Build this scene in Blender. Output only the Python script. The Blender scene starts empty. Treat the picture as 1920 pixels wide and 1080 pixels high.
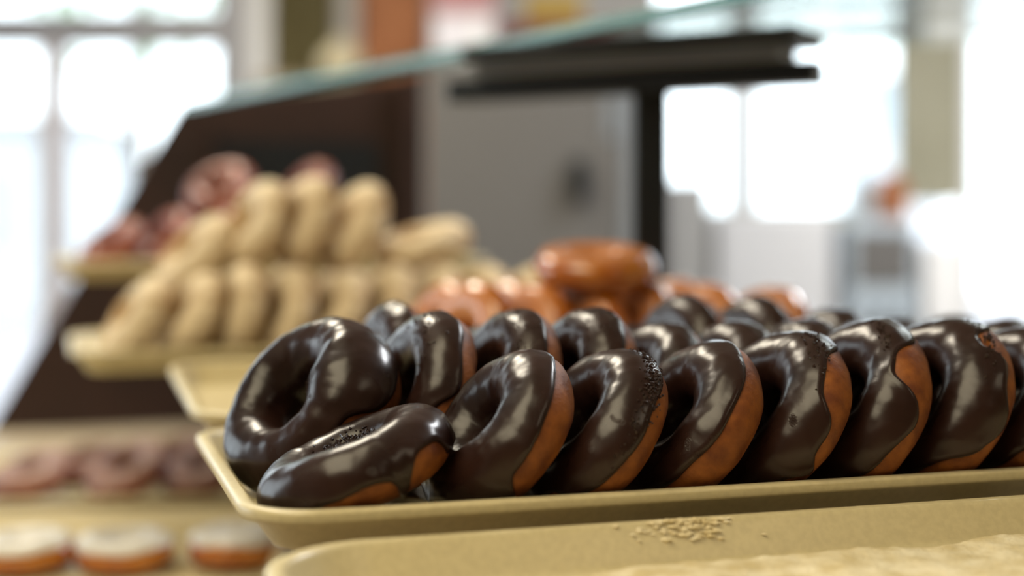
import bpy, bmesh, math, random
from mathutils import Vector, Matrix, noise
PI = math.pi
R_ = math.radians
S = bpy.context.scene
COL = S.collection
random.seed(7)
H = 1.20                      # height of the lens above the shop floor

# ------------------------------------------------------------ camera, sky, lights, exposure
cd = bpy.data.cameras.new('camera'); cam = bpy.data.objects.new('camera', cd); COL.objects.link(cam)
cam.location = (0, 0, H); cam.rotation_euler = (R_(90), 0, 0)
cd.lens = 50; cd.sensor_width = 36; cd.shift_y = -116/1920
cd.clip_start = 0.02; cd.clip_end = 200
cd.dof.use_dof = True; cd.dof.focus_distance = 0.83; cd.dof.aperture_fstop = 1.9; cd.dof.aperture_blades = 0
S.camera = cam
S.view_settings.view_transform = 'Standard'; S.view_settings.look = 'None'
S.view_settings.gamma = 1; S.view_settings.use_curve_mapping = False
S.view_settings.exposure = 0.0
W = bpy.data.worlds.new('sky'); S.world = W; W.use_nodes = True
bg = W.node_tree.nodes['Background']
bg.inputs[0].default_value = (0.86, 0.94, 1.0, 1); bg.inputs[1].default_value = 4.6

def area(name, loc, rot, sx, sy, power, col):
    l = bpy.data.lights.new(name, 'AREA'); l.shape = 'RECTANGLE'; l.size = sx; l.size_y = sy
    l.energy = power; l.color = col
    o = bpy.data.objects.new(name, l); COL.objects.link(o); o.location = loc; o.rotation_euler = rot
    return o
# ceiling fittings of the shop
area('ceiling_lamp_light', (-0.95, 0.1, 2.62), (0, 0, 0), 1.3, 1.7, 47, (1, .87, .60))
area('ceiling_lamp_light', (1.5, -0.6, 2.62), (0, 0, 0), 0.55, 1.1, 6, (1, .86, .62))
area('ceiling_lamp_light', (-0.9, 2.6, 2.62), (0, 0, 0), 0.55, 1.1, 40, (1, .9, .72))
area('ceiling_lamp_light', (1.4, 2.6, 2.62), (0, 0, 0), 0.55, 1.1, 75, (.95, .97, 1))

# ------------------------------------------------------------ helpers
def tag(o, label=None, cat=None, group=None, kind=None):
    if label: o['label'] = label
    if cat: o['category'] = cat
    if group: o['group'] = group
    if kind: o['kind'] = kind
    return o
def empty(name, loc=(0, 0, 0), rz=0):
    o = bpy.data.objects.new(name, None); COL.objects.link(o); o.location = loc; o.rotation_euler = (0, 0, rz)
    o.empty_display_size = .02
    return o
def link(name, me, m=None, parent=None, smooth=False):
    if m is not None: me.materials.append(m)
    if smooth:
        me.polygons.foreach_set('use_smooth', [True]*len(me.polygons))
    me.update()
    o = bpy.data.objects.new(name, me); COL.objects.link(o)
    if parent: o.parent = parent
    return o
def mesh(name, verts, faces):
    me = bpy.data.meshes.new(name); me.from_pydata(verts, [], faces); return me
def frombm(name, bm, m, parent=None, smooth=False):
    bmesh.ops.recalc_face_normals(bm, faces=bm.faces)
    me = bpy.data.meshes.new(name); bm.to_mesh(me); bm.free()
    return link(name, me, m, parent, smooth)
def bx(bm, x0, x1, y0, y1, z0, z1):
    v = [bm.verts.new(p) for p in ((x0,y0,z0),(x1,y0,z0),(x1,y1,z0),(x0,y1,z0),(x0,y0,z1),(x1,y0,z1),(x1,y1,z1),(x0,y1,z1))]
    for f in ((0,3,2,1),(4,5,6,7),(0,1,5,4),(1,2,6,5),(2,3,7,6),(3,0,4,7)): bm.faces.new([v[i] for i in f])
def box(name, d, m, parent=None, bev=0):
    bm = bmesh.new(); bx(bm, *d)
    if bev:
        bmesh.ops.bevel(bm, geom=bm.edges[:], offset=bev, segments=2, affect='EDGES', profile=.6)
    return frombm(name, bm, m, parent)
def prism(name, poly, z0, z1, m, parent=None, bev=0):
    bm = bmesh.new(); n = len(poly)
    a = [bm.verts.new((p[0], p[1], z0)) for p in poly]; b = [bm.verts.new((p[0], p[1], z1)) for p in poly]
    bm.faces.new(a[::-1]); bm.faces.new(b)
    for i in range(n): bm.faces.new((a[i], a[(i+1) % n], b[(i+1) % n], b[i]))
    if bev: bmesh.ops.bevel(bm, geom=bm.edges[:], offset=bev, segments=2, affect='EDGES', profile=.6)
    return frombm(name, bm, m, parent)
def beam(name, p, q, w, h, m, parent=None, bev=0):      # box of width w, height h from p to q (horizontal)
    p, q = Vector(p), Vector(q); d = (q-p); L = d.length; d.normalize()
    n = Vector((-d.y, d.x, 0)).normalized()*w/2
    poly = [p-n, q-n, q+n, p+n]
    return prism(name, [(v.x, v.y) for v in poly], p.z, p.z+h, m, parent, bev)
def lathe(name, prof, m, parent=None, n=32, loc=(0,0,0)):
    vs, fs = [], []
    for (r, z) in prof:
        for i in range(n):
            a = 2*PI*i/n; vs.append((loc[0]+r*math.cos(a), loc[1]+r*math.sin(a), loc[2]+z))
    for k in range(len(prof)-1):
        for i in range(n):
            fs.append((k*n+i, k*n+(i+1) % n, (k+1)*n+(i+1) % n, (k+1)*n+i))
    fs.append(tuple(range(n))[::-1]); fs.append(tuple(range((len(prof)-1)*n, len(prof)*n)))
    return link(name, mesh(name, vs, fs), m, parent, True)

# ------------------------------------------------------------ materials
def mat(name, col, rough=.5, spec=.5, metal=0, **k):
    m = bpy.data.materials.new(name); m.use_nodes = True
    b = m.node_tree.nodes['Principled BSDF']
    b.inputs['Base Color'].default_value = (*col, 1); b.inputs['Roughness'].default_value = rough
    b.inputs['Specular IOR Level'].default_value = spec; b.inputs['Metallic'].default_value = metal
    for a, v in k.items(): b.inputs[a.replace('_', ' ')].default_value = v
    return m
def nd(m, t, **k):
    n = m.node_tree.nodes.new(t)
    for a, v in k.items(): setattr(n, a, v)
    return n
def lk(m, a, b): m.node_tree.links.new(a, b)
def noisy(m, c1, c2, scale, detail=4, lo=.35, hi=.65, coord='Object'):
    b = m.node_tree.nodes['Principled BSDF']
    tc = nd(m, 'ShaderNodeTexCoord'); nz = nd(m, 'ShaderNodeTexNoise'); rp = nd(m, 'ShaderNodeValToRGB')
    nz.inputs['Scale'].default_value = scale; nz.inputs['Detail'].default_value = detail
    rp.color_ramp.elements[0].position = lo; rp.color_ramp.elements[1].position = hi
    rp.color_ramp.elements[0].color = (*c1, 1); rp.color_ramp.elements[1].color = (*c2, 1)
    lk(m, tc.outputs[coord], nz.inputs['Vector']); lk(m, nz.outputs['Fac'], rp.inputs['Fac'])
    lk(m, rp.outputs['Color'], b.inputs['Base Color'])
    return tc, nz, rp
def bump(m, scale, dist, strength=1, detail=3, prev=None, mask=None):
    b = m.node_tree.nodes['Principled BSDF']
    tc = nd(m, 'ShaderNodeTexCoord'); nz = nd(m, 'ShaderNodeTexNoise'); bp = nd(m, 'ShaderNodeBump')
    nz.inputs['Scale'].default_value = scale; nz.inputs['Detail'].default_value = detail
    bp.inputs['Distance'].default_value = dist; bp.inputs['Strength'].default_value = strength
    lk(m, tc.outputs['Object'], nz.inputs['Vector']); lk(m, nz.outputs['Fac'], bp.inputs['Height'])
    if prev: lk(m, prev.outputs['Normal'], bp.inputs['Normal'])
    if mask: lk(m, mask, bp.inputs['Strength'])
    lk(m, bp.outputs['Normal'], b.inputs['Normal'])
    return bp

M = {}
# chocolate glaze: smooth, with crumbly patches
m = M['choc'] = mat('chocolate_glaze', (.020, .0085, .0055), .28, .36)
tc, nz, rp = noisy(m, (.011, .0043, .0032), (.024, .0100, .0074), 22, 3)
n2 = nd(m, 'ShaderNodeTexNoise'); n2.inputs['Scale'].default_value = 34; n2.inputs['Detail'].default_value = 2
oi = nd(m, 'ShaderNodeObjectInfo'); ad = nd(m, 'ShaderNodeVectorMath', operation='ADD'); sc = nd(m, 'ShaderNodeVectorMath', operation='SCALE')
cb = nd(m, 'ShaderNodeCombineXYZ')
for i in range(3): lk(m, oi.outputs['Random'], cb.inputs[i])
lk(m, cb.outputs[0], sc.inputs[0]); sc.inputs['Scale'].default_value = 7
lk(m, tc.outputs['Object'], ad.inputs[0]); lk(m, sc.outputs[0], ad.inputs[1]); lk(m, ad.outputs[0], n2.inputs['Vector'])
mk = nd(m, 'ShaderNodeMapRange'); mk.inputs['From Min'].default_value = .68; mk.inputs['From Max'].default_value = .73
lk(m, n2.outputs['Fac'], mk.inputs['Value'])
b1 = bump(m, 70, .0007, .5, 2)
bump(m, 900, .0022, 1, 3, b1, mk.outputs['Result'])
mr = nd(m, 'ShaderNodeMapRange'); mr.inputs['To Min'].default_value = .27; mr.inputs['To Max'].default_value = .5
lk(m, mk.outputs['Result'], mr.inputs['Value']); lk(m, mr.outputs['Result'], m.node_tree.nodes['Principled BSDF'].inputs['Roughness'])

m = M['crumb'] = mat('chocolate_crumb', (.022, .010, .007), .3, .5)
m = M['dough'] = mat('baked_dough', (.42, .13, .03), .55, .35)
noisy(m, (.13, .032, .006), (.29, .092, .015), 70, 5); bump(m, 500, .0006, .6, 3)
m = M['sugar'] = mat('sugar_coating', (.5, .38, .22), .85, .2)
noisy(m, (.36, .21, .08), (.70, .58, .40), 28, 6, .36, .54); bump(m, 600, .0012, .8, 3)
m = M['glazed'] = mat('clear_glazed_dough', (.42, .12, .02), .16, .6, Coat_Weight=.6, Coat_Roughness=.12)
noisy(m, (.33, .075, .008), (.50, .17, .02), 30, 3); bump(m, 60, .001, .5, 2)
m = M['icingclear'] = mat('clear_icing', (.50, .20, .08), .2, .6)
m = M['brown'] = mat('brown_glazed_dough', (.16, .035, .015), .35, .4)
noisy(m, (.12, .024, .012), (.26, .070, .036), 30, 4)
m = M['pink'] = mat('dusty_glaze', (.42, .22, .17), .45, .4)
noisy(m, (.13, .05, .035), (.34, .20, .16), 30, 4)
m = M['white'] = mat('white_icing', (.58, .56, .52), .35, .5)
m = M['tray'] = mat('tan_fibreglass', (.50, .41, .20), .32, .5)
noisy(m, (.55, .47, .275), (.61, .525, .31), 240, 3)
bump(m, 350, .0002, .35, 2)
m = M['flour'] = mat('sugar_dust', (.78, .68, .45), .9, .1)
noisy(m, (.66, .55, .32), (.86, .78, .58), 60, 6); bump(m, 300, .002, .9, 5)
m = M['panel'] = mat('dark_brown_laminate', (.030, .016, .013), .5, .3)
noisy(m, (.024, .013, .011), (.040, .020, .016), 6, 4)
m = M['blackmetal'] = mat('black_steel', (.004, .007, .011), .38, .5)
m = M['gasket'] = mat('grey_gasket', (.21, .23, .25), .3, .5)
m = M['steel'] = mat('brushed_steel', (.15, .145, .14), .5, .5, .25)
bump(m, 30, .0005, .3)
m = M['lightsteel'] = mat('pale_enamel', (.62, .63, .65), .45, .5)
m = M['bluesteel'] = mat('blue_grey_enamel', (.44, .51, .57), .45, .5)
m = M['midgrey'] = mat('mid_grey_enamel', (.36, .36, .355), .45, .5)
m = M['enamel'] = mat('white_enamel', (.8, .8, .8), .35, .5)
m = M['beige'] = mat('beige_paint', (.46, .44, .33), .7, .3)
noisy(m, (.34, .325, .235), (.39, .375, .28), 3, 3)
m = M['wallgrey'] = mat('grey_paint', (.42, .41, .40), .8, .2)
m = M['warmwall'] = mat('warm_paint', (.30, .24, .15), .8, .2)
m = M['frame'] = mat('grey_aluminium', (.34, .34, .37), .45, .5, .2)
m = M['paleframe'] = mat('pale_aluminium', (.62, .58, .62), .5, .5)
m = M['whitepaint'] = mat('white_paint', (.8, .8, .8), .5, .4)
m = M['olive'] = mat('olive_cloth', (.16, .135, .055), .9, .1)
noisy(m, (.17, .145, .07), (.25, .22, .12), 5, 3)
m = M['wood'] = mat('orange_brown_wood', (.30, .11, .035), .5, .3)
noisy(m, (.20, .06, .018), (.42, .16, .06), 7, 5)
m = M['darkred'] = mat('dark_red_card', (.12, .02, .018), .6, .3)
m = M['pinkcard'] = mat('pink_card', (.40, .21, .22), .6, .3)
m = M['whitecard'] = mat('white_card', (.72, .70, .76), .6, .3)
m = M['yellow'] = mat('yellow_tin', (.32, .22, .06), .4, .4)
m = M['tan'] = mat('tan_laminate', (.34, .27, .18), .5, .4)
noisy(m, (.30, .24, .16), (.38, .31, .21), 9, 3)
m = M['floor'] = mat('floor_tile', (.42, .38, .36), .35, .5)
m = M['grout'] = mat('grout', (.2, .18, .17), .8, .2)
m = M['ceil'] = mat('ceiling_board', (.55, .53, .48), .9, .1)
m = M['pave'] = mat('pale_paving', (.34, .32, .335), .9, .1)
m = M['facade'] = mat('pale_render', (.58, .60, .62), .9, .1)
m = M['leaf'] = mat('leaves', (.13, .22, .08), .7, .2)
noisy(m, (.26, .38, .22), (.42, .52, .34), 3, 3)
m = M['bark'] = mat('bark', (.10, .07, .05), .9, .1)
m = M['lamp'] = mat('lamp_diffuser', (.9, .88, .8), .6)
def glassy(name, tint, refl=1.0):
    m = bpy.data.materials.new(name); m.use_nodes = True; nt = m.node_tree
    nt.nodes.remove(nt.nodes['Principled BSDF']); out = nt.nodes['Material Output']
    t = nd(m, 'ShaderNodeBsdfTransparent'); t.inputs[0].default_value = (*tint, 1)
    g = nd(m, 'ShaderNodeBsdfGlossy'); g.inputs['Roughness'].default_value = .03
    f = nd(m, 'ShaderNodeFresnel'); f.inputs[0].default_value = 1.5
    mx = nd(m, 'ShaderNodeMixShader'); mu = nd(m, 'ShaderNodeMath', operation='MULTIPLY'); mu.inputs[1].default_value = refl
    lk(m, f.outputs[0], mu.inputs[0]); lk(m, mu.outputs[0], mx.inputs[0]); lk(m, t.outputs[0], mx.inputs[1]); lk(m, g.outputs[0], mx.inputs[2])
    lk(m, mx.outputs[0], out.inputs[0])
    return m
m = M['paper'] = mat('backlit_paper', (.75, .74, .82), .8, .1)
t_ = nd(m, 'ShaderNodeBsdfTranslucent'); t_.inputs[0].default_value = (.62, .60, .72, 1); a_ = nd(m, 'ShaderNodeAddShader')
lk(m, m.node_tree.nodes['Principled BSDF'].outputs[0], a_.inputs[0]); lk(m, t_.outputs[0], a_.inputs[1]); lk(m, a_.outputs[0], m.node_tree.nodes['Material Output'].inputs[0])
M['pane'] = glassy('window_glass', (.96, .98, .98))
M['shelfglass'] = glassy('shelf_glass', (.93, .97, .95), .8)
M['edge'] = mat('polished_glass_edge', (.006, .14, .11), .15, .5, Coat_Weight=.3, Coat_Roughness=.08)

def U(px, y): return (px-960)/2667*y               # measured width offsets at a given distance
def Z(py, y): return H + (424-py)/2667*y

# ------------------------------------------------------------ the room
def struct(o): return tag(o, kind='structure')
YB, XL, XR, YF, ZC = 4.6, -3.0, 2.6, -2.6, 2.72
fl = box('floor', (XL, XR, YF, YB, -.06, -.008), M['grout']); struct(fl)
tile = None
n = 0
for i in range(12):
    for j in range(14):
        x0 = XL+i*.4667; y0 = YF+j*.5143
        if tile is None:
            tile = box('tile', (.003, .4637, .003, .5113, -.008, 0), M['floor'], fl); o = tile
        else:
            o = tile.copy(); COL.objects.link(o)
        o.location = (x0, y0, 0)
struct(box('ceiling', (XL-.2, XR+.2, YF-.2, YB+.2, ZC, ZC+.12), M['ceil']))
struct(box('wall_front', (XL-.2, XR+.2, YF-.15, YF, 0, ZC), M['warmwall']))
struct(box('wall_right', (XR, XR+.15, YF, YB, 0, ZC), M['warmwall']))
# left wall: storefront glazing above a low wall
bm = bmesh.new(); bx(bm, XL-.12, XL, YF, YB, 0, .5); bx(bm, XL-.12, XL, YF, YB, 2.35, ZC); bx(bm, XL-.12, XL, YF, 1.3, .5, 2.35)
struct(frombm('wall_left', bm, M['wallgrey']))
wl = box('window_3', (XL-.08, XL-.02, 1.3, 1.36, .5, 2.35), M['frame']); struct(wl)
for y in (2.4, 3.5, 4.54): box('mullion', (XL-.08, XL-.02, y, y+.06, .5, 2.35), M['frame'], wl)
box('pane', (XL-.055, XL-.045, 1.36, 4.54, .5, 2.35), M['pane'], wl)
# far wall, with its openings
x1r = U(430, YB); x2l = U(1236, YB); x2r = U(1700, YB); x3l = U(1806, YB)
zs2, zt2 = Z(400, YB), Z(120, YB)
bm = bmesh.new()
bx(bm, XL, x1r, YB, YB+.14, 2.5, ZC)
bx(bm, x1r, x2l, YB, YB+.14, 0, ZC)
bx(bm, x2l, x2r, YB, YB+.14, 0, zs2); bx(bm, x2l, x2r, YB, YB+.14, 2.15, ZC)
bx(bm, x2r, x3l, YB, YB+.14, 0, Z(500, YB))
bx(bm, x3l, XR, YB, YB+.14, 2.4, ZC)
struct(frombm('wall_back', bm, M['wallgrey']))
struct(box('wall_pier', (x2r, x3l, YB-.01, YB+.14, Z(382, YB), ZC), M['beige']))
# window_1: tall storefront window on the far left
fr = box('window_1', (x1r-.035, U(468, YB), YB-.03, YB+.06, 0, ZC), M['frame']); struct(fr)
box('transom', (XL, x1r-.02, YB, YB+.06, Z(86, YB), Z(22, YB)), M['frame'], fr)
box('mullion', (U(74, YB), U(122, YB), YB, YB+.05, .1, Z(86, YB)), M['paleframe'], fr)
box('mullion', (U(-620, YB), U(-570, YB), YB, YB+.05, .1, 2.5), M['paleframe'], fr)
box('bottom_rail', (XL, x1r-.02, YB, YB+.06, 0, .1), M['frame'], fr)
box('pane', (XL, x1r-.02, YB+.02, YB+.028, .1, 2.5), M['pane'], fr)
struct(box('trim_1', (U(470, YB), U(512, YB), YB-.06, YB, 0, ZC), M['whitepaint']))
struct(box('trim_2', (U(632, YB), U(672, YB), YB-.03, YB, 0, ZC), M['lightsteel']))
# window_2 with beige frame
w2 = box('window_2', (x2l-.02, x2r+.005, YB-.03, YB+.03, zs2-.03, zs2+.015), M['beige']); struct(w2)
box('head_rail', (x2l, x2r, YB-.02, YB+.04, 2.11, 2.15), M['beige'], w2)
box('jamb', (x2r-.03, x2r, YB-.02, YB+.04, zs2+.015, 2.11), M['beige'], w2)
box('mullion', (U(1368, YB), U(1422, YB), YB, YB+.04, zs2+.015, 2.11), M['lightsteel'], w2)
box('pane', (x2l, x2r-.03, YB+.05, YB+.056, zs2, 2.12), M['pane'], w2)
# door_1: white framed glazed door on the far right
d1 = box('door_1', (x3l, x3l+.03, YB-.03, YB+.05, 0, 2.4), M['whitepaint']); struct(d1)
box('top_rail', (x3l+.03, XR, YB-.03, YB+.05, 2.3, 2.4), M['whitepaint'], d1)
box('bottom_rail', (x3l+.03, XR, YB-.03, YB+.05, 0, .3), M['whitepaint'], d1)
box('pane', (x3l+.03, XR, YB, YB+.008, .3, 2.3), M['pane'], d1)
nt_ = box('notice', (U(1850, YB), U(2060, YB), YB-.045, YB-.03, Z(330, YB), Z(130, YB)), M['paper'])
box('red_mark', (U(1900, YB), U(1925, YB), YB-.048, YB-.045, Z(245, YB), Z(225, YB)), M['pinkcard'], nt_)
tag(nt_, 'pale lilac notice hanging on the bright glazed door at far right', 'notice')
struct(box('baseboard_back', (x1r, x2r, YB-.012, YB, 0, .09), M['whitepaint']))

# outside
struct(box('ground_outside', (-14, 12, YB+.14, 26, -.12, -.04), M['pave']))
struct(box('ground_side', (-14, XL-.12, -6, YB+.14, -.12, -.04), M['pave']))
fb = empty('pale_building', (0, 0, 0))
tag(fb, 'pale rendered building across the street, washed out behind the left window', 'building')
box('wall', (-13, -6.2, 20, 23, -.04, 2.6), M['facade'], fb)
box('roof', (-13.3, -5.9, 19.7, 23.2, 2.6, 2.75), M['wallgrey'], fb)
for k in range(3):
    w = box('window', (-12+k*2, -11+k*2, 19.93, 20.0, .9, 2.0), M['bluesteel'], fb)
ks = empty('kiosk', (3.4, 12.4, -.04)); tag(ks, 'pale blue-grey kiosk outside, seen through the beige framed window', 'kiosk')
box('wall', (-.36, .36, 0, .8, 0, 2.5), M['bluesteel'], ks); box('roof', (-.42, .42, -.06, .86, 2.5, 2.58), M['facade'], ks)
box('shutter', (-.25, .25, -.02, 0, 1.0, 2.0), M['lightsteel'], ks)
def tree(x, y, h, label):
    t = empty('street_tree', (x, y, -.04)); tag(t, label, 'tree', 'street trees outside')
    lathe('trunk', [(.16, 0), (.11, h*.3), (.06, h*.7)], M['bark'], t, 10)
    vs, fs = [], []
    rnd = random.Random(int(x*10+y))
    for i in range(1400):
        a = rnd.random()*2*PI; cz = rnd.uniform(-1, 1); rr = rnd.random()**.4
        s = math.sqrt(1-cz*cz)
        c = Vector((math.cos(a)*s*rr*h*.32, math.sin(a)*s*rr*h*.32, h*.68+cz*rr*h*.34))
        p = Vector((rnd.uniform(-1, 1), rnd.uniform(-1, 1), rnd.uniform(-1, 1))).normalized()*.16
        q = p.orthogonal().normalized()*.1
        b = len(vs); vs += [c-p, c+q, c+p, c-q]; fs.append((b, b+1, b+2, b+3))
    f = link('foliage', mesh('foliage', vs, fs), M['leaf'], t); f['kind'] = 'stuff'
tree(-4.6, 17.5, 9.0, 'pale green street tree outside the far left window')

# ------------------------------------------------------------ display counter and end panel
ANG = R_(17.5); V = Vector((math.cos(ANG), math.sin(ANG), 0)); Wd = Vector((-math.sin(ANG), math.cos(ANG), 0))
LOW = H-.345
ct = empty('display_counter', (0, 1.4, 0)); tag(ct, 'brown display counter with tan top carrying the racks of donuts', 'counter')
ct_poly = [(-.62, .42), (.95, .42), (.95, 2.7), (-1.2, 2.42)]
def rel(poly, o): return [(p[0]-o.location.x, p[1]-o.location.y) for p in poly]
prism('worktop', rel(ct_poly, ct), LOW-.03, LOW, M['tan'], ct, .004)
prism('body', rel([(-.56, .47), (.9, .47), (.9, 2.64), (-1.12, 2.37)], ct), .001, LOW-.03, M['panel'], ct)
# end panel: sloping dark gable at the far end
A0 = Vector((U(338, 2.46), 2.46, 0))
def gable(name, pts, y0, th, m, parent=None):       # pts = (x, z) ; plane runs along V through (A0)
    vs = []
    for k in (0, 1):
        for (px, pz) in pts:
            t = px; p = A0 + V*t + Wd*(y0+k*th)
            vs.append((p.x, p.y, pz))
    n = len(pts); fs = [tuple(range(n))[::-1], tuple(range(n, 2*n))]
    for i in range(n): fs.append((i, (i+1) % n, n+(i+1) % n, n+i))
    bm = bmesh.new(); me = mesh(name, vs, fs); bm.from_mesh(me); bpy.data.meshes.remove(me)
    return frombm(name, bm, m, parent)
gp = gable('end_panel', [(-.315, LOW), (.42, LOW), (.42, H+.275), (0, H+.208)], .012, .03, M['panel'])
tag(gp, 'dark brown sloping end panel of the display case', 'panel')
gf = gable('frame_strip', [(.395, LOW), (.43, LOW), (.43, H+.275), (.395, H+.27)], -.012, .024, M['panel'], gp)
gf = gable('inner_board', [(.06, H-.02), (.35, H-.02), (.35, H+.15), (.06, H+.15)], .002, .01, M['blackmetal'], gp)
# ------------------------------------------------------------ trays
def rrect(hx, hy, rc, d, n=9):
    r = max(rc-d, .003); pts = []
    for (sx, sy, a0) in ((1, 1, 0), (-1, 1, 90), (-1, -1, 180), (1, -1, 270)):
        cx, cy = sx*(hx-rc), sy*(hy-rc)
        for i in range(n):
            a = R_(a0+90*i/(n-1)); pts.append((cx+r*math.cos(a), cy+r*math.sin(a)))
    return pts
PROF = [(.003, -.0075), (.0006, -.007), (0, -.0055), (0, -.0022), (.0008, -.0006), (.0025, 0), (.0068, 0), (.0085, -.0008), (.0098, -.003),
        (.0185, -.0185), (.0205, -.021), (.024, -.022)]
PROF2 = [(.003, -.0075), (.0055, -.0068), (.0085, -.0078), (.0165, -.0205), (.0195, -.0245), (.024, -.0255)]
def tray_mesh(L, D, rc=.042):
    vs, fs = [], []
    def shell(prof, flip):
        base = len(vs); N = 36
        for (d, z) in prof:
            vs.extend((x, y, z) for (x, y) in rrect(L/2, D/2, rc, d))
        for k in range(len(prof)-1):
            for i in range(N):
                a, b = base+k*N+i, base+k*N+(i+1) % N
                q = (a, b, b+N, a+N)
                fs.append(q if flip else q[::-1])
        q = tuple(range(base+(len(prof)-1)*N, base+len(prof)*N)); fs.append(q if flip else q[::-1])
    shell(PROF, True); shell(PROF2, False)
    me = mesh('tray', vs, fs)
    bm = bmesh.new(); bm.from_mesh(me); bmesh.ops.remove_doubles(bm, verts=bm.verts, dist=1e-6)
    bmesh.ops.recalc_face_normals(bm, faces=bm.faces); bm.to_mesh(me); bm.free()
    return me
TRAYS = {}
def tray(key, corner, hgt, L, D, label, tilt=0, ang=ANG, back=False, rc=.042):
    v = Vector((math.cos(ang), math.sin(ang), 0)); w = Vector((-math.sin(ang), math.cos(ang), 0))
    c = Vector((corner[0], corner[1], H-hgt)) + v*L/2 + w*(D/2 if not back else -D/2)
    o = link('serving_tray', tray_mesh(L, D, rc), M['tray'], None, True)
    o.rotation_euler = (tilt, 0, ang); 
    c.z += math.sin(tilt)*D/2
    o.location = c
    tag(o, label, 'tray', 'tan serving trays')
    m = o.modifiers.new('b', 'WEIGHTED_NORMAL'); 
    TRAYS[key] = (o, Matrix.Translation(c) @ Matrix.Rotation(ang, 4, 'Z') @ Matrix.Rotation(tilt, 4, 'X') @ Matrix.Translation((-L/2, -D/2, 0)))
    return o
tray('near', (-.1318, .712), .160, .66, .31, 'tan serving tray nearest the camera, empty but dusted with sugar', back=True, rc=.062)
tray('main', (-.1355, .7256), .148, .66, .333, 'tan serving tray filled with rows of chocolate donuts')
tray('third', (-.243, 1.088), .145, .66, .315, 'tan serving tray holding orange glazed donuts, empty at its left end', tilt=R_(2.3))
tray('sugar', (-.455, 1.462), .130, .66, .30, 'tan serving tray of sugared donuts further back')
tray('brown', (-.60, 1.86), .046, .60, .30, 'tan serving tray behind the sugared ones, under brown donuts')
tray('low', (-.80, 1.19), .318, .60, .36, 'lower serving tray with white iced donuts', ang=R_(8))
tray('lowfar', (-.89, 1.60), .318, .70, .36, 'lower serving tray with reddish donuts, behind the white iced ones', ang=R_(8))

# rack that carries the trays (hidden under them)
rk = empty('display_rack', (0, 0, 0)); tag(rk, 'black steel rack under the stepped serving trays', 'rack')
def trp(key, a, b, z): return TRAYS[key][1] @ Vector((a, b, z))
for (key, b, hh) in (('near', .16, None), ('main', .10, None), ('main', .24, None), ('third', .05, None), ('third', .24, None), ('sugar', .08, None), ('sugar', .24, None), ('brown', .15, None)):
    p = trp(key, .17, b, -.0262); q = trp(key, .52, b, -.0262)
    beam('riser', (p.x, p.y, H-.212), (q.x, q.y, H-.212), .03, p.z-(H-.212)-.0003, M['blackmetal'], rk)
for a in (.20, .48):
    p = Vector((-.1355, .7256, 0)) + V*a - Wd*.22; q = p + Wd*1.72
    beam('rail', (p.x, p.y, H-.228), (q.x, q.y, H-.228), .03, .016, M['blackmetal'], rk)
    for s in (.03, 1.69):
        c = p + Wd*s
        prism('leg', [(c.x-.012, c.y-.012), (c.x+.012, c.y-.012), (c.x+.012, c.y+.012), (c.x-.012, c.y+.012)], LOW, H-.228, M['blackmetal'], rk)

# ------------------------------------------------------------ donuts
def hnoise(rnd, n=4, amp=1.0):
    cs = [(k, rnd.uniform(-1, 1)*amp/(k**.7), rnd.uniform(0, 2*PI)) for k in range(1, n+1)]
    return lambda t: sum(a*math.cos(k*t+p) for k, a, p in cs)
class Ring:
    def __init__(s, seed, R=.0335, r=.0185, hz=.0175, lump=.0012, oval=.04, thick=None):
        rnd = random.Random(seed); s.R, s.r, s.hz, s.lump = R, r, hz, lump
        s.fR = hnoise(rnd, 3, oval*.6); s.fr = hnoise(rnd, 4, oval*1.1); s.fz = hnoise(rnd, 3, oval*.8)
        s.off = Vector((rnd.uniform(0, 90), rnd.uniform(0, 90), 0)); s.thick = thick
    def p(s, t, f, off=0):
        R = s.R*(1+s.fR(t)); r = s.r*(1+s.fr(t)); h = s.hz*(1+s.fz(t))
        if s.thick:
            g = math.exp(-((math.atan2(math.sin(t-s.thick[0]), math.cos(t-s.thick[0])))/.75)**2)*s.thick[1]
            r *= 1+g; h *= 1+g*.7; R *= 1-g*.12
        c, sn = math.cos(f), math.sin(f)
        q = Vector((math.cos(t)*(R+r*c), math.sin(t)*(R+r*c), h*sn))
        n = Vector((math.cos(t)*c, math.sin(t)*c, sn))
        k = noise.noise(q*30+s.off)*s.lump*1.3 + noise.noise(q*85+s.off)*s.lump*.45
        return q + n*(off+k)
def ring_mesh(name, g, nu=72, nv=30):
    vs = [g.p(2*PI*i/nu, 2*PI*j/nv) for i in range(nu) for j in range(nv)]
    fs = [(i*nv+j, ((i+1) % nu)*nv+j, ((i+1) % nu)*nv+(j+1) % nv, i*nv+(j+1) % nv) for i in range(nu) for j in range(nv)]
    return mesh(name, vs, fs)
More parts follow.
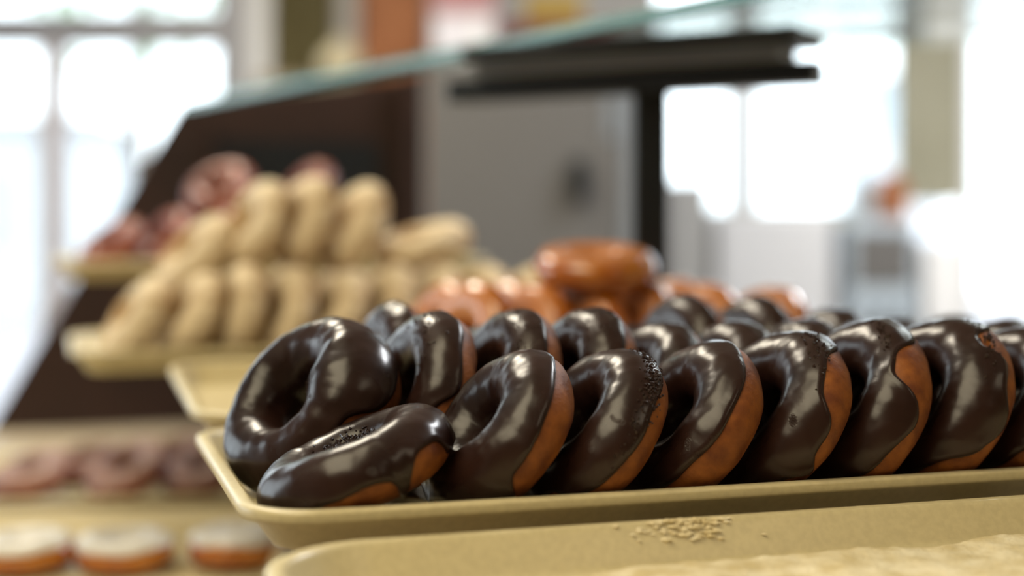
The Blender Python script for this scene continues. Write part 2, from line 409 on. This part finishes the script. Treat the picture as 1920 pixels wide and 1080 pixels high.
def glaze_mesh(name, g, rnd, base=8, wav=14, drips=(), t=.0013, inner=235, nu=132, nv=34, bare=()):
    w1 = hnoise(rnd, 9, wav); w2 = hnoise(rnd, 5, 12)
    vs, fs = [], []
    ss = [0, .008, .02, .04, .065] + [.065+(.87)*k/(nv-9) for k in range(1, nv-8)] + [.96, .98, .992, 1]
    nv = len(ss)
    for i in range(nu):
        th = 2*PI*i/nu
        f0 = base+w1(th)
        for (a, depth, wd) in drips:
            x = math.atan2(math.sin(th-a), math.cos(th-a)); f0 -= depth*math.exp(-(x/wd)**2)
        for (a, depth, wd) in bare:
            x = math.atan2(math.sin(th-a), math.cos(th-a)); f0 += depth*math.exp(-(x/wd)**4)
        f0 = max(min(f0, 72), -80)
        f1 = inner+w2(th)
        for s in ss:
            f = f0+(f1-f0)*s; e = min(s, 1-s)
            pr = math.sqrt(max(0, 1-(1-min(e/.035, 1))**2))
            if t > .001:
                q0 = g.p(th, R_(f)); pr += .20*noise.noise(q0*120+g.off)+.14*noise.noise(q0*260+g.off)
            bead = .5*math.exp(-((e-.045)/.03)**2)
            vs.append(g.p(th, R_(f), -.0006 + (t+.0006)*pr + t*bead))
    for i in range(nu):
        for j in range(nv-1):
            a = i*nv+j; b = ((i+1) % nu)*nv+j; fs.append((a, b, b+1, a+1))
    return mesh(name, vs, fs)
def orient(key, v, w, az, lean, g, z_floor=-.0218, spin=0, lift=0, out=.0016):
    """centre and rotation on a tray: face normal turned az deg from -V towards the near edge, raised by lean deg"""
    L, A = R_(lean), R_(az)
    n = Vector((-math.cos(L)*math.cos(A), -math.cos(L)*math.sin(A), math.sin(L)))
    up = Vector((0, 0, 1)); x = up.cross(n).normalized(); y = n.cross(x)
    rot = Matrix((x, y, n)).transposed().to_4x4()
    hh = g.R*math.cos(L) + math.sqrt((g.r*math.cos(L))**2+(g.hz*math.sin(L))**2) + out
    c = Vector((v, w, z_floor+hh+lift))
    return TRAYS[key][1] @ Matrix.Translation(c) @ rot @ Matrix.Rotation(R_(spin), 4, 'Z')
def settle(key, parts, clear=.0004, lift=0):
    """lower or raise a donut so its lowest point stands on the tray floor"""
    inv = TRAYS[key][1].inverted()
    bpy.context.view_layer.update()
    lo = min((inv @ (o.matrix_world @ v.co)).z for o in parts for v in o.data.vertices)
    return -.022+clear+lift-lo
def choc(seed, key, v, w, az, lean, label, spin=0, base=12, wav=12, drips=(), bare=(), g=None, lift=0, hole=235, crumbs=0, crumb_at=None, group='chocolate donuts in rows on the tray'):
    rnd = random.Random(seed*13+5)
    g = g or Ring(seed)
    e = empty('chocolate_donut'); tag(e, label, 'donut', group)
    e.matrix_world = orient(key, v, w, az, lean, g, spin=spin)
    d = link('dough', ring_mesh('dough', g), M['dough'], e, True)
    gl = link('glaze', glaze_mesh('glaze', g, rnd, base, wav, drips, inner=hole, bare=bare), M['choc'], e, True)
    bpy.context.view_layer.update()
    dz = settle(key, [d, gl], lift=lift); e.matrix_world = Matrix.Translation((0, 0, dz)) @ e.matrix_world
    if crumbs:
        vs, fs = [], []
        for k in range(crumbs):
            if crumb_at: t = R_(crumb_at[0])+rnd.gauss(0, crumb_at[2]); f = R_(crumb_at[1]+rnd.gauss(0, crumb_at[3]))
            else: t = rnd.uniform(0, 2*PI); f = R_(rnd.uniform(20, 200))
            c = g.p(t, f, .0015); s = rnd.uniform(.0005, .0014)
            b = len(vs)
            for q in ((1,0,0),(0,1,0),(-1,0,0),(0,-1,0),(0,0,1),(0,0,-1)):
                vs.append(c+Vector(q)*s*rnd.uniform(.7, 1.3))
            for q in ((0,1,4),(1,2,4),(2,3,4),(3,0,4),(1,0,5),(2,1,5),(3,2,5),(0,3,5)): fs.append(tuple(b+i for i in q))
        c = link('crumbs', mesh('crumbs', vs, fs), M['crumb'], e, False); c['kind'] = 'stuff'
    return e
# spin / drip angles are measured round the ring: 90 = top, 0 = towards the near edge, 180 = far side, 270 = bottom
A_ = R_
# --- front row
choc(1, 'main', .0700, .0640, -10, 68, 'chocolate donut lying almost flat at the front left corner of the tray', base=-30, wav=6,
     drips=((A_(24), 48, .07), (A_(150), 20, .3)), bare=((A_(46), 34, .26), (A_(-8), 16, .45)), g=Ring(1, .0375, .0195, .0185), lift=.0, crumbs=420, crumb_at=(180, 150, .6, 10))
choc(2, 'main', .1520, .060, 6, 37, 'chocolate donut in the front row just right of the one lying flat', base=5, wav=8,
     drips=((A_(-32), 30, .12),), bare=((A_(20), 12, .5), (A_(-80), 30, .3)), g=Ring(2, .0335, .0210, .0200))
choc(3, 'main', .2100, .060, 6, 38, 'chocolate donut second to the right of the one lying flat, with a crumbly right edge', base=-6, wav=11,
     bare=((A_(-70), 34, .3),), g=Ring(3, .0360, .0200, .0190), crumbs=260, crumb_at=(40, 12, .4, 9))
choc(4, 'main', .2715, .060, 6, 36, 'chocolate donut in the front row with a wide bare orange side, middle of the picture', base=20, wav=5, g=Ring(4, .0365, .0195, .0195))
choc(5, 'main', .3290, .060, 6, 33, 'front row chocolate donut with a broken bare patch and a hanging drip', base=-4, wav=8,
     bare=((A_(32), 46, .42), (A_(-72), 34, .3)), drips=((A_(-26), 30, .12),), g=Ring(5, .0385, .0200, .0190), crumbs=60, crumb_at=(55, 40, .2, 8))
choc(6, 'main', .3850, .060, 6, 31, 'front row chocolate donut with glaze torn open at upper right, third from the right edge', base=6, wav=8,
     bare=((A_(34), 48, .30), (A_(-65), 16, .4)), drips=((A_(0), 26, .22),), g=Ring(6, .0400, .0200, .0195), crumbs=30, crumb_at=(60, 60, .15, 6))
choc(7, 'main', .4425, .060, 6, 30, 'tall front row chocolate donut second from the right edge of the picture', base=2, wav=7,
     drips=((A_(-2), 34, .22),), bare=((A_(-48), 34, .35), (A_(50), 40, .2)), g=Ring(7, .0405, .0205, .0200), crumbs=50, crumb_at=(50, 30, .25, 10))
choc(8, 'main', .5000, .060, 6, 35, 'front row chocolate donut cut off by the right edge of the picture', base=2, wav=8, bare=((A_(-50), 30, .4),), g=Ring(8, .0385, .0195, .0190))
choc(9, 'main', .5600, .060, 6, 35, 'last chocolate donut of the front row at the right end of the tray', base=14, wav=8)
# --- big donut standing at the left end
choc(21, 'main', .0600, .174, 26, 37, 'large chocolate donut leaning back at the left end, its wide hole facing the camera', spin=0, base=-8, wav=9,
     g=Ring(21, .0420, .0190, .0225, .0020, .05, thick=(A_(22), .48)), crumbs=600, crumb_at=(12, 172, .22, 12),
     bare=((A_(-20), 36, .35),), hole=225)
# --- second row
row2 = [(.1300, 8, 20, .0400, 'behind the large one at the left end'), (.1850, 8, 24, .0405, 'second from the left in the second row'), (.2380, 8, 24, .0405, 'third from the left in the second row'),
        (.2880, 8, 34, .0385, 'fourth from the left in the second row'), (.3420, 8, 30, .0375, 'fifth from the left in the second row'), (.4000, 8, 28, .0375, 'sixth from the left in the second row'),
        (.4550, 8, 30, .0365, 'seventh from the left in the second row'), (.5100, 8, 30, .0350, 'second from the right end of the second row'), (.5650, 8, 30, .0350, 'at the right end of the second row')]
for i, (v, az, ln, rr, t) in enumerate(row2):
    choc(31+i, 'main', v, .167, az, ln, 'chocolate donut '+t, base=4, wav=9, g=Ring(31+i, rr, .0195, .0190),
         drips=((A_(10), 25, .2),) if i % 2 else (), bare=((A_(-10), 34, .3),) if i % 2 == 0 else (), crumbs=40 if i < 3 else 0, crumb_at=(70, 60, .3, 20))
# --- third row
row3 = [(.1350, 12, .0385, 'left end'), (.1900, 34, .034, 'second place from the left'), (.2480, 34, .034, 'third place from the left'), (.3050, 34, .034, 'middle left'),
        (.3650, 8, .0400, 'middle, standing upright'), (.4230, 14, .0390, 'middle right'), (.4850, 24, .0375, 'third place from the right'), (.5400, 30, .034, 'second place from the right'), (.595, 30, .034, 'right end')]
for i, (v, ln, rr, t) in enumerate(row3):
    choc(51+i, 'main', v, .272, 8, ln, 'chocolate donut in the blurred back row, '+t, base=4, wav=8, g=Ring(51+i, rr, .0185, .0180))

def ring_thing(name, seed, key, v, w, az, lean, label, m, group, g=None, lift=0, spin=0, extra=None, **kw):
    g = g or Ring(seed, **kw)
    o = link(name, ring_mesh(name, g, 56, 22), M[m], None, True)
    o.matrix_world = orient(key, v, w, az, lean, g, spin=spin)
    dz = settle(key, [o], lift=lift); o.matrix_world = Matrix.Translation((0, 0, dz)) @ o.matrix_world
    tag(o, label, 'donut', group)
    return o
# --- orange glazed donuts on the third tray
def glazed(seed, v, w, az, lean, label, g=None, lift=0):
    g = g or Ring(seed, .0365, .0195, .0190)
    e = empty('glazed_donut'); tag(e, label, 'donut', 'orange glazed donuts on the third tray')
    e.matrix_world = orient('third', v, w, az, lean, g)
    d = link('dough', ring_mesh('dough', g, 60, 26), M['glazed'], e, True)
    rnd = random.Random(seed)
    gl = link('icing', glaze_mesh('icing', g, rnd, 52, 8, (), .0006, 150, 72, 20), M['icingclear'], e, True)
    bpy.context.view_layer.update()
    dz = settle('third', [d, gl], lift=lift); e.matrix_world = Matrix.Translation((0, 0, dz)) @ e.matrix_world
for i, (v, ln, t) in enumerate([(.262, 14, 'leftmost of its row'), (.315, 20, 'second from the left, mostly hidden'), (.368, 14, 'under the left half of the lying one'),
                                (.422, 14, 'under the right half of the lying one'), (.488, 20, 'second from the right in view'), (.556, 30, 'rightmost in view')]):
    glazed(71+i, v, .143, 20, ln, 'orange glazed donut standing on the third tray, '+t)
for i, v in enumerate((.26, .32, .38, .44, .5)):
    glazed(81+i, v, .252, 15, 30, 'orange glazed donut in the rear row of the third tray, '+('left end', 'second from the left', 'middle', 'second from the right', 'right end')[i])
glazed(91, .385, .150, 60, 84, 'orange glazed donut lying flat on top of the standing glazed ones', g=Ring(91, .039, .0200, .0170), lift=.101)

# --- sugared donuts
sg = 'sugared donuts piled on the far tray'
def sug(seed, v, w, az, lean, t, lift=0, g=None):
    ring_thing('sugared_donut', seed, 'sugar', v, w, az, lean, 'sugared donut '+t, 'sugar', sg, lift=lift, g=g or Ring(seed, .0355, .0205, .0195, .0022, .06))
for i, (v, ln, t) in enumerate([(.070, 34, 'leaning at the left end of the front row'), (.128, 30, 'second from the left in the front row'), (.180, 14, 'third from the left in the front row'),
        (.232, 18, 'fourth from the left in the front row'), (.288, 30, 'fifth from the left in the front row'), (.345, 24, 'sixth from the left in the front row'),
        (.400, 26, 'seventh from the left in the front row'), (.455, 26, 'eighth from the left in the front row'), (.51, 26, 'at the right end of the front row')]):
    sug(101+i, v, .065, 10, ln, t)
for i, v in enumerate((.12, .18, .24, .30, .36, .42, .48)):
    sug(121+i, v, .175, 10, 26, 'in the rear row of its tray, '+('left end', 'second from the left', 'third from the left', 'fourth from the left', 'fifth from the left', 'sixth from the left', 'right end')[i])
for i, (v, w, ln, lf, t) in enumerate([(.205, .120, 26, .097, 'left of the four on top of the pile'), (.260, .120, 20, .102, 'second of the four on top of the pile'), (.318, .120, 28, .097, 'third of the four on top of the pile')]):
    sug(141+i, v, w, 14, ln, t, lift=lf, g=Ring(141+i, .0370, .0210, .0195, .002, .05))
sug(151, .402, .120, 20, 72, 'lying flat at the right end of the top of the pile', lift=.096, g=Ring(151, .0400, .0205, .0195))
sug(152, .140, .130, 14, 42, 'low on the left shoulder of the pile', lift=.070)

# --- brown donuts behind
bg_ = 'brown donuts on the tray behind the sugared ones'
def brw(seed, v, w, az, lean, t, lift=0, key='brown', m='brown', name='brown_donut', group=bg_):
    ring_thing(name, seed, key, v, w, az, lean, t, m, group, lift=lift, g=Ring(seed, .0335, .0185, .0180, .002, .05))
brw(161, .075, .07, 30, 52, 'brown donut lying at the left end of the tray behind the sugared ones')
brw(162, .150, .075, 20, 38, 'brown donut leaning beside the left end one')
brw(163, .215, .075, 20, 34, 'brown donut behind the left shoulder of the sugared pile')
brw(164, .275, .075, 20, 34, 'brown donut behind the middle of the sugared pile')
brw(165, .335, .075, 20, 34, 'brown donut behind the right of the sugared pile')
brw(166, .245, .190, 70, 24, 'brown donut standing at the back of the brown pile')
brw(167, .350, .120, 20, 40, 'brown donut leaning on top of the brown ones, behind the sugared pile', lift=.072)
brw(169, .228, .125, 50, 46, 'brown donut on top of the brown pile with its dark hole showing', lift=.078)
brw(168, .110, .175, 50, 80, 'brown donut lying flat at the back left of its tray')

# --- lower shelf: iced and reddish donuts lying flat
def iced(seed, key, px, y, label, body, top, name, lean=88, z=None):
    g = Ring(seed, .0310 if name == 'iced_donut' else .036, .0180, .0165, .0018, .07)
    e = empty(name); tag(e, label, 'donut', name.replace('_', ' ')+'s on the lower shelf')
    inv = TRAYS[key][1].inverted() @ Vector((U(px, y), y, H-.30))
    e.matrix_world = orient(key, inv.x, inv.y, 45, lean, g)
    rnd = random.Random(seed)
    d = link('dough', ring_mesh('dough', g, 48, 20), M[body], e, True)
    gl = link('icing', glaze_mesh('icing', g, rnd, 28, 6, (), .0012, 200, 60, 16), M[top], e, True)
    bpy.context.view_layer.update()
    dz = settle(key, [d, gl]); e.matrix_world = Matrix.Translation((0, 0, dz)) @ e.matrix_world
for i, (px, y, t) in enumerate(((45, 1.405, 'left one of the front three'), (234, 1.41, 'middle one of the front three'), (445, 1.43, 'right one of the front three, partly behind the upper tray'))):
    iced(201+i, 'low', px, y, 'white iced donut on the lower shelf, '+t.replace(', partly behind the upper tray', ''), 'glazed', 'white', 'iced_donut')
for i, (px, y, ln, t) in enumerate(((60, 1.78, 74, 'leftmost'), (240, 1.76, 60, 'second from the left'), (380, 1.78, 66, 'third from the left'), (540, 1.80, 70, 'under the large upper tray'))):
    iced(211+i, 'lowfar', px, y, 'dusty pink-brown donut on the lower shelf, near row, '+t, 'brown', 'pink', 'pink_donut', ln)
for i, (px, y, ln, t) in enumerate(((170, 1.9, 80, 'leftmost'), (330, 1.91, 74, 'middle'), (480, 1.93, 80, 'right'))):
    iced(221+i, 'lowfar', px, y, 'dusty pink-brown donut on the lower shelf, far row, '+t, 'brown', 'pink', 'pink_donut', ln)

# ------------------------------------------------------------ sugar dust on the near tray
def dust():
    T = TRAYS['near'][1]; nx, ny = 220, 90; vs, fs = [], []
    for i in range(nx+1):
        for j in range(ny+1):
            a = .03+.60*i/nx; b = .085+.201*j/ny
            edge = min(a-.03, .63-a, b-.085, .31-.024-b)
            q = Vector((a*22, b*22, 1))
            h = .0028*(noise.noise(q)+.25) + .0016*noise.noise(q*3.1) + .0007*noise.noise(q*9)
            far = min(1, max(0, (b-.21)/.06))
            side = min(1, max(0, (a-.12-.10*noise.noise(Vector((b*30, 0, 5))))/.10))
            h = (h + .0022 + .003*far*(.6+noise.noise(Vector((a*18, 3, 2)))))*side*min(1, max(edge, 0)/.006) - .0008*(1-side) - .0002
            vs.append(T @ Vector((a, b, -.0219+h)))
    for i in range(nx):
        for j in range(ny):
            a = i*(ny+1)+j; fs.append((a, a+ny+1, a+ny+2, a+1))
    o = link('sugar_dust', mesh('sugar_dust', vs, fs), M['flour'], None, True)
    tag(o, 'layer of pale sugar dust lying in the nearest tray', 'sugar', kind='stuff')
    # smear stuck on the tray's far rim
    rnd = random.Random(3); vs, fs = [], []
    for k in range(120):
        a = .235+rnd.gauss(0, .014); t_ = rnd.random()**2.2
        c = T @ Vector((a, .31-.0085-.006*t_, 0-.010*t_)); s = rnd.uniform(.0010, .0026)
        b = len(vs)
        for q in ((1.5,0,0),(0,.6,0),(-1.5,0,0),(0,-.6,0),(0,0,.6),(0,0,-.6)): vs.append(c+Vector(q)*s*rnd.uniform(.7, 1.3))
        for q in ((0,1,4),(1,2,4),(2,3,4),(3,0,4),(1,0,5),(2,1,5),(3,2,5),(0,3,5)): fs.append(tuple(b+i for i in q))
    o = link('icing_flakes', mesh('icing_flakes', vs, fs), M['flour'], None, False)
    tag(o, 'pale icing flakes stuck to the far rim of the nearest tray', 'icing', kind='stuff')
dust()

# ------------------------------------------------------------ glass top shelf on its black bracket
GB, GT = H+.200, H+.213
gs = empty('glass_shelf', (0, 0, 0)); tag(gs, 'clear glass shelf with a green polished edge above the donuts', 'shelf')
ga = Vector((U(338, 2.44), 2.44, 0)); gb = Vector((.170, 1.335, 0)); d = (gb-ga).normalized(); pn = Vector((-d.y, d.x, 0))
g2 = gb + d*.55; g3 = Vector((1.05, 1.40, 0)); g4 = Vector((-.055, 1.745, 0))
prism('glass_sheet', [(p.x, p.y) for p in (ga+pn*.0012, g2+pn*.0012, g3, g4)], GB, GT, M['shelfglass'], gs)
# polished rounded edge
vs, fs = [], []
pf = [(.0012, GB), (.0003, GB+.0008), (0, GB+.002), (0, GT-.0035), (.0003, GT-.0015), (.0012, GT)]
for p in (ga, g2):
    for (o_, z) in pf: q = p+pn*o_; vs.append((q.x, q.y, z))
n = len(pf); fs = [(i, i+1, n+i+1, n+i) for i in range(n-1)]+[(0, n, 2*n-1, n-1)]
link('polished_edge', mesh('edge', vs, fs), M['edge'], gs, True)
bk = empty('shelf_bracket', (.153, 1.572, 0)); tag(bk, 'black steel T shaped bracket holding up the glass shelf', 'bracket')
def rb(p): return (p[0]-.153, p[1]-1.572, p[2])
prism('post', [(-.019, -.016), (.019, -.016), (.019, .016), (-.019, .016)], LOW, GB-.052, M['blackmetal'], bk, .002)
al = Vector((-.069, 1.690, 0)); ar = Vector((.320, 1.475, 0))
beam('arm', rb((al.x, al.y, GB-.054)), rb((ar.x, ar.y, GB-.054)), .036, .026, M['blackmetal'], bk, .003)
beam('gasket', rb((al.x+.03, al.y-.040, GB-.028)), rb((ar.x-.035, ar.y-.006, GB-.028)), .06, .0115, M['gasket'], bk)
beam('arm', rb((al.x+.035, al.y-.058, GB-.016)), rb((ar.x-.017, ar.y-.030, GB-.016)), .10, .0155, M['blackmetal'], bk, .003)

# ------------------------------------------------------------ things at the back of the shop
def B(px0, px1, py0, py1, y, dep): return (U(px0, y), U(px1, y), y, y+dep, Z(py1, y), Z(py0, y))
y = 3.55
fz = empty('upright_freezer', (0, y, 0)); tag(fz, 'grey steel upright freezer behind the bracket', 'freezer')
def fb_(name, px0, px1, z0, z1, y0, y1, m, par, bev=.006): return box(name, (U(px0, y), U(px1, y), y0, y1, z0, z1), M[m], par, bev)
fb_('body', 795, 1202, 0, Z(112, y), .03, .62, 'steel', fz)
fb_('door', 797, 1165, .12, Z(118, y), 0, .029, 'steel', fz)
fb_('side_trim', 1168, 1200, .12, Z(118, y), .002, .029, 'gasket', fz)
bm = bmesh.new(); bx(bm, U(1070, y), U(1100, y), -.035, -.0, Z(375, y), Z(300, y)); frombm('handle', bm, M['blackmetal'], fz)
fb_('vent', 1135, 1160, Z(260, y), Z(165, y), -.006, 0, 'gasket', fz, .001)
# items on the freezer
ftop = Z(112, y)
def onf(name, px0, px1, h, m, label, cat, dep=.2):
    o = box(name, (U(px0, y), U(px1, y), y+.15, y+.15+dep, ftop+.001, ftop+h), M[m], None, .004); tag(o, label, cat); return o
o = onf('paper_box', 806, 925, .22, 'whitecard', 'white and pink box on the freezer beside the wooden pillar', 'box')
box('lid', (U(804, y), U(927, y), y+.148, y+.352, ftop+.135, ftop+.226), M['pinkcard'], o, .002)
box('label_strip', (U(885, y), U(908, y), y+.146, y+.15, ftop+.02, ftop+.12), M['whitepaint'], o)
o = onf('cardboard_box', 932, 1160, .115, 'darkred', 'dark red box on top of the freezer', 'box')
t_ = box('yellow_tin', (U(985, y), U(1100, y), y+.17, y+.32, ftop+.1155, ftop+.20), M['yellow'], None, .01); tag(t_, 'yellow tin on the dark red box', 'tin')
# wooden pillar and olive curtain
struct(box('trim_3', (U(684, YB), U(802, YB), YB-.12, YB-.001, 0, ZC), M['wood']))
cu = []; nn = 60
for i in range(nn+1):
    x = U(514, YB)+(U(632, YB)-U(514, YB))*i/nn; yy = YB-.06+.015*math.sin(i*.9)
    cu += [(x, yy, .3), (x, yy, 2.5), (x, yy+.004, 2.5), (x, yy+.004, .3)]
fs = []
for i in range(nn):
    a, b = 4*i, 4*i+4
    for q in ((0, 1), (1, 2), (2, 3), (3, 0)): fs.append((a+q[0], a+q[1], b+q[1], b+q[0]))
tag(link('curtain', mesh('curtain', cu, fs), M['olive'], None, True), 'olive curtain hanging between the white post and the wooden pillar', 'curtain')
# small tan sack on the sill shelf left of the pillar
lg = box('wall_ledge', (U(512, YB), U(690, YB), YB-.30, YB-.14, Z(150, 4.4)-.03, Z(150, 4.4)), M['tan']); tag(lg, 'tan wall ledge below the curtain', 'ledge')
lathe_o = lathe('tan_sack', [(.04, 0), (.065, .02), (.07, .05), (.06, .08), (.03, .10), (.015, .11), (.025, .125)], M['flour'], None, 20, (0, 0, 0))
lathe_o.location = (U(640, 4.4), 4.39, Z(150, 4.4)+.001); tag(lathe_o, 'tan paper sack on the wall ledge', 'sack')

# counter with machines under window_2
y = 3.9
kc = empty('back_counter', (0, y, 0)); tag(kc, 'grey back counter below the beige framed window', 'counter')
box('worktop', (U(1225, y), U(1905, y), -.03, .6, .86, .90), M['lightsteel'], kc, .004)
for k, (a, b) in enumerate(((1228, 1395), (1397, 1565), (1567, 1735), (1737, 1902))):
    dr = box('door', (U(a, y), U(b, y), -.02, 0, .1, .855), M['lightsteel'], kc, .003)
    box('handle', (U(a+10, y), U(a+16, y), -.04, -.02, .6, .75), M['blackmetal'], dr)
box('body', (U(1226, y), U(1904, y), 0, .58, 0, .86), M['steel'], kc)
def mach(name, px0, px1, pytop, m, label, cat, dep=.35, off=0, knobs=0):
    e = empty(name, (U((px0+px1)/2, y), y+off, .901)); tag(e, label, cat)
    w = (U(px1, y)-U(px0, y))/2; h = Z(pytop, y)-.901
    box('body', (-w, w, 0, dep, 0, h), M[m], e, .012)
    box('front_panel', (-w*.8, w*.8, -.008, 0, h*.45, h*.9), M['bluesteel' if m != 'bluesteel' else 'steel'], e, .002) if knobs else None
    box('drip_tray', (-w*.7, w*.7, -.05, 0, .01, .03), M['steel'], e, .002)
    for k in range(knobs):
        lathe('knob', [(.012, 0), (.012, .012), (.009, .016)], M['blackmetal'], e, 14, (-w*.5+k*w*.5, -.02, .06))
    return e
mach('milk_dispenser', 1248, 1332, 338, 'midgrey', 'narrow grey steel dispenser just right of the black bracket post', 'dispenser')
mach('ice_machine', 1345, 1565, 398, 'lightsteel', 'wide pale enamel ice machine on the back counter', 'machine')
mach('coffee_machine', 1592, 1722, 412, 'bluesteel', 'blue-grey coffee machine on the back counter', 'machine', knobs=3)
mach('water_boiler', 1735, 1815, 452, 'enamel', 'white water boiler at the right end of the back counter', 'boiler')
cup = lathe('paper_cup', [(.028, 0), (.038, .11), (.040, .112), (.036, .108)], M['enamel'], None, 24)
cup.location = (U(1640, y), y+.12, Z(412, y)+.002); tag(cup, 'white paper cup on top of the blue-grey coffee machine', 'cup')
jar = lathe('brown_jar', [(.04, 0), (.048, .02), (.048, .09), (.03, .11), (.032, .13)], M['wood'], None, 24)
jar.location = (U(1697, y), y+.15, Z(412, y)+.002); tag(jar, 'brown jar on the right of the coffee machine, against the beige wall', 'jar')

# ceiling lamps: housings whose panels are the area lights above
for i, (x, yy, t) in enumerate(((-.95, .1, 'above the near left of the counter'), (1.5, -.6, 'above the near right'), (-.9, 2.6, 'above the far end of the counter'), (1.4, 2.6, 'above the back counter'))):
    e = empty('ceiling_lamp', (x, yy, 0)); tag(e, 'flat rectangular ceiling lamp '+t, 'lamp', 'ceiling lamps')
    bm = bmesh.new(); w, l = ((.29, .57) if i else (.67, .87))
    bx(bm, -w-.02, -w, -l-.02, l+.02, 2.61, 2.719); bx(bm, w, w+.02, -l-.02, l+.02, 2.61, 2.719)
    bx(bm, -w, w, -l-.02, -l, 2.61, 2.719); bx(bm, -w, w, l, l+.02, 2.61, 2.719)
    frombm('housing', bm, M['whitepaint'], e)
    box('diffuser', (-w, w, -l, l, 2.64, 2.65), M['lamp'], e)
